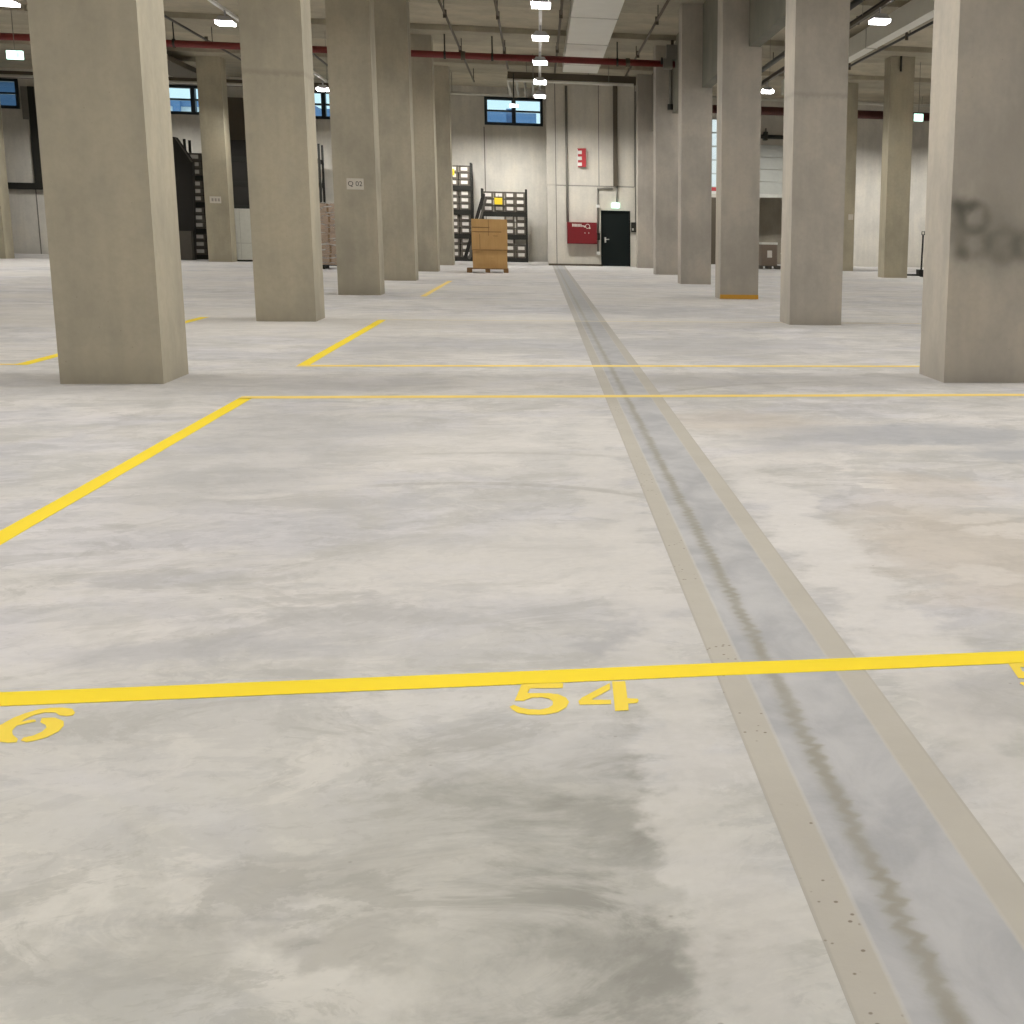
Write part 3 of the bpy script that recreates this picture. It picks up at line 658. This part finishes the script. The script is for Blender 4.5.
build('end_cap', T([(3.93, 39.9, 4.86), (3.93, 39.9, 5.02)], .09), M['dark'], t)
tag(build('drop_rod', T([(11.0, 39.95, 6.7), (11.0, 39.95, 6.25)], .035, 8), M['dark']), 'short dark rod hanging at the top of the lone far column', 'hanger')
t = thing('pendant_lamp', 'small white lamp hanging in front of the high window by the racks', 'lamp', (-.68, 42.05, 4.97), 'bright pendant lamps under the ceiling')
build('lens', T([(0, 0, 0), (0, 0, .07)], .13, 14), M['lens'], t); build('stem', T([(0, 0, .07), (0, 0, 1.0)], .018), M['dark'], t)

# ------------------------------------------------------------------ things on the stair wall
t = thing('hydrant_cabinet', 'dark red wall cabinet with white marks left of the dark door', 'hydrant cabinet', (1.58, CORE - .012, .80))
build('cabinet_body', B(-.54, .54, -.28, -.0, 0, .78), M['redcab'], t, bevel=.012)
dr = build('cabinet_door', B(-.51, .51, -.30, -.282, .03, .75), M['redcab'], t, bevel=.006)
bm = bmesh.new()
for k in range(7): box(bm, -.36 + k * .05, -.322 + k * .05, -.305, -.301, .62, .72)
build('lettering', bm, M['signplate'], dr)
bm = bmesh.new(); n_ = 24                                         # hose reel emblem
for k in range(n_):
    a0, a1 = 2 * PI * k / n_, 2 * PI * (k + 1) / n_
    ps = [(.20 + r_ * math.cos(a), -.303, .64 + r_ * math.sin(a)) for r_, a in ((.065, a0), (.085, a0), (.085, a1), (.065, a1))]
    bm.faces.new([bm.verts.new(p) for p in ps])
box(bm, .06, .12, -.305, -.301, .60, .66); box(bm, -.02, .06, -.305, -.301, .63, .67); box(bm, .26, .30, -.305, -.301, .55, .60)
build('hose_reel_emblem', bm, M['signplate'], dr)
for k in (.10, .24): build('lock', T([(k, -.30, .40), (k, -.32, .40)], .02, 8), M['galv'], dr)
t = thing('flag_sign', 'red and white fire sign projecting high on the stair wall', 'sign', (1.66, CORE, 3.56))
t.rotation_euler = (0, 0, math.radians(-32))
build('sign_panel', B(-.16, .19, -.16, -.14, 0, .66), M['signred'], t)
for k in range(3): build('pictogram', B(-.13, .03, -.166, -.161, .04 + k * .21, .16 + k * .21), M['white'], t)
build('sign_edge', B(-.16, -.135, -.167, -.161, .0, .64), M['white'], t); build('bracket', B(-.05, .05, -.139, .03, .28, .34), M['grey'], t)
pipe('wall_pipe', [(1.06, CORE - .1, 6.4), (1.06, CORE - .1, 1.585)], .045, M['grey'], 'grey pipe dropping down the stair wall into the red cabinet')
t = tag(build('wall_duct', B(2.74, 2.90, CORE - .16, CORE - .012, 2.9, 6.5), M['brownpipe']), 'dark upright cable duct on the stair wall above the door', 'cable duct')
t = pipe('wall_conduit', [(2.87, CORE - .06, 2.9), (2.87, CORE - .06, 2.34)], .035, M['grey'], 'short conduit between the dark duct and the lit escape sign', 'conduit')
t = pipe('wall_conduit', [(2.72, CORE - .06, 2.82), (2.17, CORE - .06, 2.82), (2.17, CORE - .06, .40)], .038, M['grey'], 'grey conduit bending down between red cabinet and dark door', 'conduit')
for z in (2.12, .42): build('junction_box', B(2.11, 2.24, CORE - .13, CORE - .012, z, z + .11), M['white'], t, bevel=.01)
build('junction_box', B(2.11, 2.24, CORE - .15, CORE - .012, .95, 1.2), M['dark'], t, bevel=.01)
pipe('wall_conduit', [(3.56, CORE - .05, 6.3), (3.56, CORE - .05, 1.62)], .024, M['grey'], 'thin conduit running down to the black box right of the door', 'conduit')
t = thing('switch_box', 'small black box on the wall right of the dark door', 'switch box', (3.50, CORE - .01, 1.26))
build('box_body', B(-.11, .11, -.12, 0, 0, .36), M['dark'], t, bevel=.01); build('box_panel', B(-.08, -.02, -.126, -.121, .06, .14), M['galv'], t)

# ------------------------------------------------------------------ racks and totes at the back wall
def rack(x0, x1, y0, y1, levels, top, label, name='storage_rack'):
    t = thing(name, label, 'rack', ((x0 + x1) / 2, y0, 0), 'dark storage racks'); hw = (x1 - x0) / 2; d = y1 - y0
    for sx in (-1, 1):
        for yy in (0, d - .08):
            build('upright', B(sx * hw - .04, sx * hw + .04, yy, yy + .08, 0, top), M['dark'], t)
        build('side_brace', T([(sx * hw, .06, .3), (sx * hw, d - .06, 1.3), (sx * hw, .06, 2.3), (sx * hw, d - .06, min(top - .1, 3.3))], .02, 6), M['dark'], t)
    for z in levels:
        sh = build('shelf', B(-hw + .04, hw - .04, .02, d - .02, z - .02, z), M['dark'], t)
        build('shelf_beam', B(-hw + .04, hw - .04, -.02, .04, z - .18, z - .005), M['dark'], sh)
        build('shelf_beam', B(-hw + .04, hw - .04, d - .04, d + .02, z - .18, z - .005), M['dark'], sh)
    return t
tote_proto = None
ROWN = ['bottom', 'middle', 'top']
def tote(x, y, z, label, w=.425, h=.255, d=.55, group='dark labelled totes on the racks'):
    global tote_proto
    if tote_proto is None:
        t = thing('storage_tote', label, 'tote', (x, y, z), group)
        bm = bmesh.new(); lo = [bm.verts.new(p) for p in ((-w * .46, .02, 0), (w * .46, .02, 0), (w * .46, d - .02, 0), (-w * .46, d - .02, 0))]
        hi = [bm.verts.new(p) for p in ((-w / 2 + .012, 0, h - .045), (w / 2 - .012, 0, h - .045), (w / 2 - .012, d, h - .045), (-w / 2 + .012, d, h - .045))]
        bm.faces.new(lo); bm.faces.new(hi)
        for k in range(4): bm.faces.new((lo[k], lo[(k + 1) % 4], hi[(k + 1) % 4], hi[k]))
        build('tote_body', bm, M['tote'], t)
        build('tote_lid', B(-w / 2, w / 2, -.012, d, h - .045, h), M['totelid'], t, bevel=.006)
        build('paper_label', B(-.125, .125, -.014, .0 + .006, .06, .19), M['label'], t)
        tote_proto = t; return t
    o = copy_tree(tote_proto); o.location = (x, y, z); o['label'] = label
    o.rotation_euler = (0, 0, random.uniform(-.03, .03)); return o
RY = 53.6
rA = rack(-3.62, -2.58, RY, RY + .75, (.16, 1.07, 2.0, 2.93), 3.82, 'tall dark rack of labelled totes left of the cardboard box')
LV = ['lowest', 'second', 'third', 'top']
for li, z in enumerate((.16, 1.07, 2.0, 2.93)):
    for r in range(3):
        for c_, xx in enumerate((-3.28, -2.84)):
            tote(xx, RY + .05, z + .004 + r * .259, 'dark tote, %s shelf of the tall rack, %s row, %s one' % (LV[li], ROWN[r], ('left', 'right')[c_]))
rB = rack(-2.16, -.46, RY - .4, RY + .35, (.16, 1.07, 1.95), 2.84, 'low dark rack of labelled totes behind the cardboard box')
for li, z in enumerate((.16, 1.07)):
    for r in range(3):
        for c_, xx in enumerate((-1.12, -.68)):
            if c_ == 1 and r == 2 and li == 0: continue
            tote(xx, RY - .35, z + .004 + r * .259, 'dark tote, %s shelf of the low rack, %s row, %s one' % (LV[li], ROWN[r], ('left', 'right')[c_]))
for r in range(3):
    for c_, xx in enumerate((-1.93, -1.51, -1.09, -.69)):
        tote(xx, RY - .35, 1.954 + r * .259, 'dark tote, top shelf of the low rack, %s row, %s' % (ROWN[r], ('leftmost', 'second from left', 'third from left', 'rightmost')[c_]))
t = thing('rack_placard', 'bright yellow square card on the front of the low rack', 'placard', (-1.53, RY - .47, 2.36), 'yellow cards on the racks')
build('card', B(-.15, .15, 0, .012, -.13, .13), M['yellowcard'], t); build('hook', T([(0, .006, .13), (0, .03, .24)], .008, 6), M['dark'], t)
t = thing('rack_placard', 'bright yellow card on the tall rack, half hidden by the column', 'placard', (-3.33, RY - .06, 3.44), 'yellow cards on the racks')
build('card', B(-.12, .12, 0, .012, -.12, .12), M['yellowcard'], t); build('hook', T([(0, .006, .12), (0, .05, .2)], .008, 6), M['dark'], t)
# boards leaning between the two racks
def board(x0, z0, x1, z1, y, w, label, mat):
    bm = bmesh.new(); dx, dz = x1 - x0, z1 - z0; L = math.hypot(dx, dz); nx, nz = -dz / L * w / 2, dx / L * w / 2
    for yy in (y, y + .04): pass
    ps = [(x0 - nx, z0 - nz), (x0 + nx, z0 + nz), (x1 + nx, z1 + nz), (x1 - nx, z1 - nz)]
    a = [bm.verts.new((p[0], y, p[1])) for p in ps]; b = [bm.verts.new((p[0], y + .05, p[1])) for p in ps]
    bm.faces.new(a); bm.faces.new(list(reversed(b)))
    for k in range(4): bm.faces.new((a[k], a[(k + 1) % 4], b[(k + 1) % 4], b[k]))
    return tag(build('leaning_board', bm, mat), label, 'board', 'boards leaning on racks')
board(-2.86, .12, -2.08, 2.62, RY - .62, .13, 'dark board leaning between the two racks beside the cardboard box', M['darkboard'])
board(-2.70, .10, -1.98, 2.5, RY - .70, .09, 'grey board leaning just right of the dark one by the low rack', M['boardedge'])

# far-left racks
CY = 50.3
rC = rack(-12.3, -11.28, CY, CY + .8, (.16, 1.09, 2.02, 2.95), 4.2, 'tall dark rack of totes beyond the nearest left column')
for li, z in enumerate((.16, 1.09, 2.02, 2.95)):
    for r in range(3):
        for c_, xx in enumerate((-12.0, -11.56)):
            tote(xx, CY + .05, z + .004 + r * .259, 'dark tote, %s shelf of the far left rack, %s row, %s one' % (LV[li], ROWN[r], ('left', 'right')[c_]))
t = thing('light_carton', 'pale carton on the topmost level of the far left rack', 'carton', (-11.56, CY + .1, 3.74))
build('carton_body', B(-.2, .2, 0, .4, 0, .34), M['label'], t, bevel=.01); build('carton_tape', B(-.025, .025, -.004, .3, .1, .345), M['tape'], t)
bm = bmesh.new()
prof = [(-12.75, .0), (-12.0, .0), (-11.86, 3.38), (-12.36, 4.2), (-12.75, 4.25)]
a = [bm.verts.new((x, CY - .85, z)) for x, z in prof]; b = [bm.verts.new((x, CY - .55, z)) for x, z in prof]
bm.faces.new(a); bm.faces.new(list(reversed(b)))
for k in range(5): bm.faces.new((a[k], a[(k + 1) % 5], b[(k + 1) % 5], b[k]))
sp = tag(build('board_stack', bm, M['darkboard']), 'stack of dark boards with a sloping top beside the far left rack', 'board stack')
bm = bmesh.new(); tube(bm, [(-12.36, CY - .88, 4.18), (-11.87, CY - .88, 3.38)], .03, 6); build('edge_strip', bm, M['boardedge'], sp)
tag(build('dark_crate', B(-12.6, -11.98, CY - 1.2, CY - .9, 0, 1.0), M['totelid'], bevel=.02), 'low dark grey crate at the foot of the sloping boards', 'crate')
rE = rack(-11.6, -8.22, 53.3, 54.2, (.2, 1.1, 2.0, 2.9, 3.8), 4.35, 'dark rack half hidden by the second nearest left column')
for li, z in enumerate((2.0, 2.9)):
    for c_, xx in enumerate((-8.95, -8.5)):
        for r in range(3): tote(xx, 53.36, z + .004 + r * .259, 'dark tote, %s loaded shelf of the half hidden rack, %s row, %s one' % (('lower', 'upper')[li], ROWN[r], ('left', 'right')[c_]))
bk = build('rack_back_sheet', B(-1.64, -.55, .0, .04, .3, 4.4), M['darkboard'], rE)
bk2 = build('wall_shade_block', B(-1.6, -.6, .05, .8, 3.81, 5.95), M['brownpipe'], rE)  # brown block added in place of the shade on the wall above the rack
t = thing('panel_cabinet', 'pale white panel-fronted cabinet left of the second nearest column', 'cabinet', (-9.76, 48.12, 0))
build('cabinet_body', B(-.62, .62, .02, .6, .06, 1.80), M['palepanel'], t, bevel=.01)
build('cabinet_plinth', B(-.58, .58, .05, .58, 0, .06), M['dark'], t)
build('side_seal', B(-.655, -.621, .0, .6, .06, 1.80), M['dark'], t)
d_ = build('cabinet_door', B(-.60, .60, -.005, .018, .09, 1.78), M['palepanel'], t, bevel=.006)
build('panel_groove', box(B(-.6, .6, -.008, -.0052, .62, .64), -.38, -.365, -.008, -.0052, .1, 1.77), M['galv'], d_)
# L-shaped dark frame on the left back wall
t = tag(build('wall_bracket_frame', box(B(-18.78, -18.42, BACK - .22, BACK - .015, 2.42, 6.2), -20.15, -18.78, BACK - .22, BACK - .015, 2.42, 2.66), M['dark']), 'dark L-shaped steel frame on the back wall at the left edge', 'frame')
build('outer_strip', B(-19.05, -18.79, BACK - .12, BACK - .016, 5.0, 6.2), M['grey'], t)

# ------------------------------------------------------------------ goods on the floor
def pallet(t, w, d, mat):
    for k in range(5): build('deck_board', B(-w / 2, w / 2, k * (d - .1) / 4, k * (d - .1) / 4 + .1, .10, .122), mat, t)
    for xx in (-w / 2, -.07, w / 2 - .14):
        sk = build('stringer', B(xx, xx + .14, 0, d, .08, .10), mat, t)
        for yy in (0, d / 2 - .07, d - .14): build('block', B(xx, xx + .14, yy, yy + .14, .022, .08), mat, sk)
        build('bottom_board', B(xx, xx + .14, 0, d, 0, .022), mat, sk)
t = thing('wooden_pallet', 'brown wooden pallet under the large cardboard box', 'pallet', (-1.49, 39.6, 0)); t.rotation_euler = (0, 0, math.radians(2)); pallet(t, 1.2, .85, M['wood'])
t = thing('cardboard_box', 'large brown cardboard box standing on a wooden pallet', 'box', (-1.42, 39.68, .124)); t.rotation_euler = (0, 0, math.radians(2))
build('box_body', B(-.50, .50, 0, .72, 0, .55), M['card'], t, bevel=.008)
sl = build('box_sleeve', B(-.515, .515, -.015, .735, .53, 1.43), M['card'], t, bevel=.03)
build('box_tape', box(box(B(-.5, .0, -.019, -.014, 1.175, 1.20), -.5, .34, -.019, -.014, 1.05, 1.075), .10, .24, -.019, -.014, .94, .955), M['tape'], sl)
build('box_seam', box(B(-.035, -.02, -.019, -.014, .95, 1.42), -.29, -.275, -.019, -.014, .56, 1.0), M['tape'], sl)
build('box_seam', B(-.50, .52, -.022, -.014, .525, .55), M['tape'], sl)
# film-wrapped load behind the signed column
t = thing('plastic_pallet', 'black pallet under the film-wrapped cartons left of the signed column', 'pallet', (-5.85, 41.0, 0)); pallet(t, 1.2, .9, M['dark'])
for k in range(6):
    for s in (0, 1):
        c_ = tag(build('brown_carton', B(-.28, .28, 0, .78, 0, .296), M['wrapbox'], bevel=.012), 'shiny wrapped brown carton left of the signed column, %s layer, %s' % (['lowest', 'second', 'third', 'fourth', 'fifth', 'topmost'][k], ('left stack', 'right stack')[s]), 'carton', 'film-wrapped brown cartons')
        c_.location = (-6.14 + .575 * s + .02 * math.sin(k * 2.1), 41.05 + .01 * (k % 2), .124 + k * .30)
        if s == 0: build('carton_tape', B(-.03, .03, -.004, .6, .05, .299), M['tape'], c_)
tag(build('stretch_film', B(-6.47, -5.24, 41.0, 41.87, .13, 1.95), M['film'], bevel=.03), 'clear glossy film wrapped around the carton stack', 'film')
# cartons in front of the dock
t = thing('wooden_pallet', 'low pallet under the grey-brown carton at the dock', 'pallet', (8.52, 48.4, 0)); pallet(t, .8, .7, M['boardedge'])
t = thing('grey_carton', 'grey-brown carton with white label and pale top at the dock', 'carton', (8.50, 48.45, .124))
build('carton_body', B(-.30, .30, 0, .6, 0, .82), M['greycart'], t, bevel=.01); build('carton_top', B(-.31, .31, -.01, .61, .78, .86), M['white'], t, bevel=.012); build('paper_label', B(-.08, .10, -.008, -.002, .30, .56), M['label'], t)
t = thing('wrapped_stack', 'pale wrapped stack beside the grey-brown carton, half hidden by a column', 'carton', (9.35, 48.45, 0))
build('stack_body', B(-.30, .30, 0, .6, .10, 1.16), M['palepanel'], t, bevel=.02); build('stack_base', B(-.32, .32, 0, .6, 0, .098), M['boardedge'], t); build('stack_band', B(-.31, .31, -.008, .6, .55, .6), M['white'], t)
# pallet truck behind the sooty column
t = thing('pallet_truck', 'dark pallet truck with upright handle just left of the soot-marked column', 'pallet truck', (12.21, 41.0, 0))
for yy in (.0, .38): build('fork', B(-.75, -.05, yy, yy + .16, .04, .09), M['dark'], t)
build('pump_body', B(-.04, .14, .10, .44, .05, .24), M['dark'], t, bevel=.02)
h = build('tow_handle', T([(.08, .27, .23), (.10, .27, 1.36)], .03), M['dark'], t)
build('grip', T([(.10, .12, 1.36), (.10, .12, 1.46), (.10, .42, 1.46), (.10, .42, 1.36), (.10, .12, 1.36)], .016, 6), M['dark'], h)
for yy in (.14, .40): build('wheel', T([(.12, yy - .03, .08), (.12, yy + .03, .08)], .08, 12), M['dark'], t)
# far-right wall fittings
t = thing('notice_board', 'small red and white notice under the tall narrow window', 'sign', (7.28, BACK - .002, 2.96))
build('notice_panel', B(-.2, .2, -.02, 0, -.06, .22), M['white'], t); build('notice_band', B(-.19, .19, -.024, -.0205, .05, .21), M['signred'], t)
tag(build('steel_post', box(B(7.05, 7.30, BACK - .2, BACK - .02, 0, 2.75), 7.0, 7.36, BACK - .24, BACK - .015, 0, .06), M['brownpipe']), 'dark brown steel post below the tall narrow window', 'post')
t = pipe('black_pipe', [(9.0, BACK - .25, 5.26), (12.6, BACK - .25, 5.26)], .085, M['dark'], 'black horizontal pipe above the raised dock door')
build('pipe_bracket', box(B(9.28, 9.42, BACK - .36, BACK - .01, 5.12, 5.46), 9.33, 9.37, BACK - .3, BACK - .2, 5.46, 5.6), M['dark'], t)

# ------------------------------------------------------------------ daylight outside and picture settings
w = bpy.data.worlds.new('sky'); scene.world = w; w.use_nodes = True; nt = w.node_tree
bg = nt.nodes['Background']; tc = nt.nodes.new('ShaderNodeTexCoord'); sp = nt.nodes.new('ShaderNodeSeparateXYZ'); rp = nt.nodes.new('ShaderNodeValToRGB')
nt.links.new(tc.outputs['Generated'], sp.inputs[0]); nt.links.new(sp.outputs[2], rp.inputs[0]); nt.links.new(rp.outputs[0], bg.inputs[0])
rp.color_ramp.elements[0].color = (.88, .99, 1, 1); rp.color_ramp.elements[1].color = (.45, .7, 1, 1); bg.inputs[1].default_value = 1.25
scene.view_settings.view_transform = 'Standard'; scene.view_settings.look = 'None'; scene.view_settings.exposure = 0.0
try:
    scene.cycles.max_bounces = 7; scene.cycles.diffuse_bounces = 4; scene.cycles.sample_clamp_indirect = 4.0
except Exception: pass
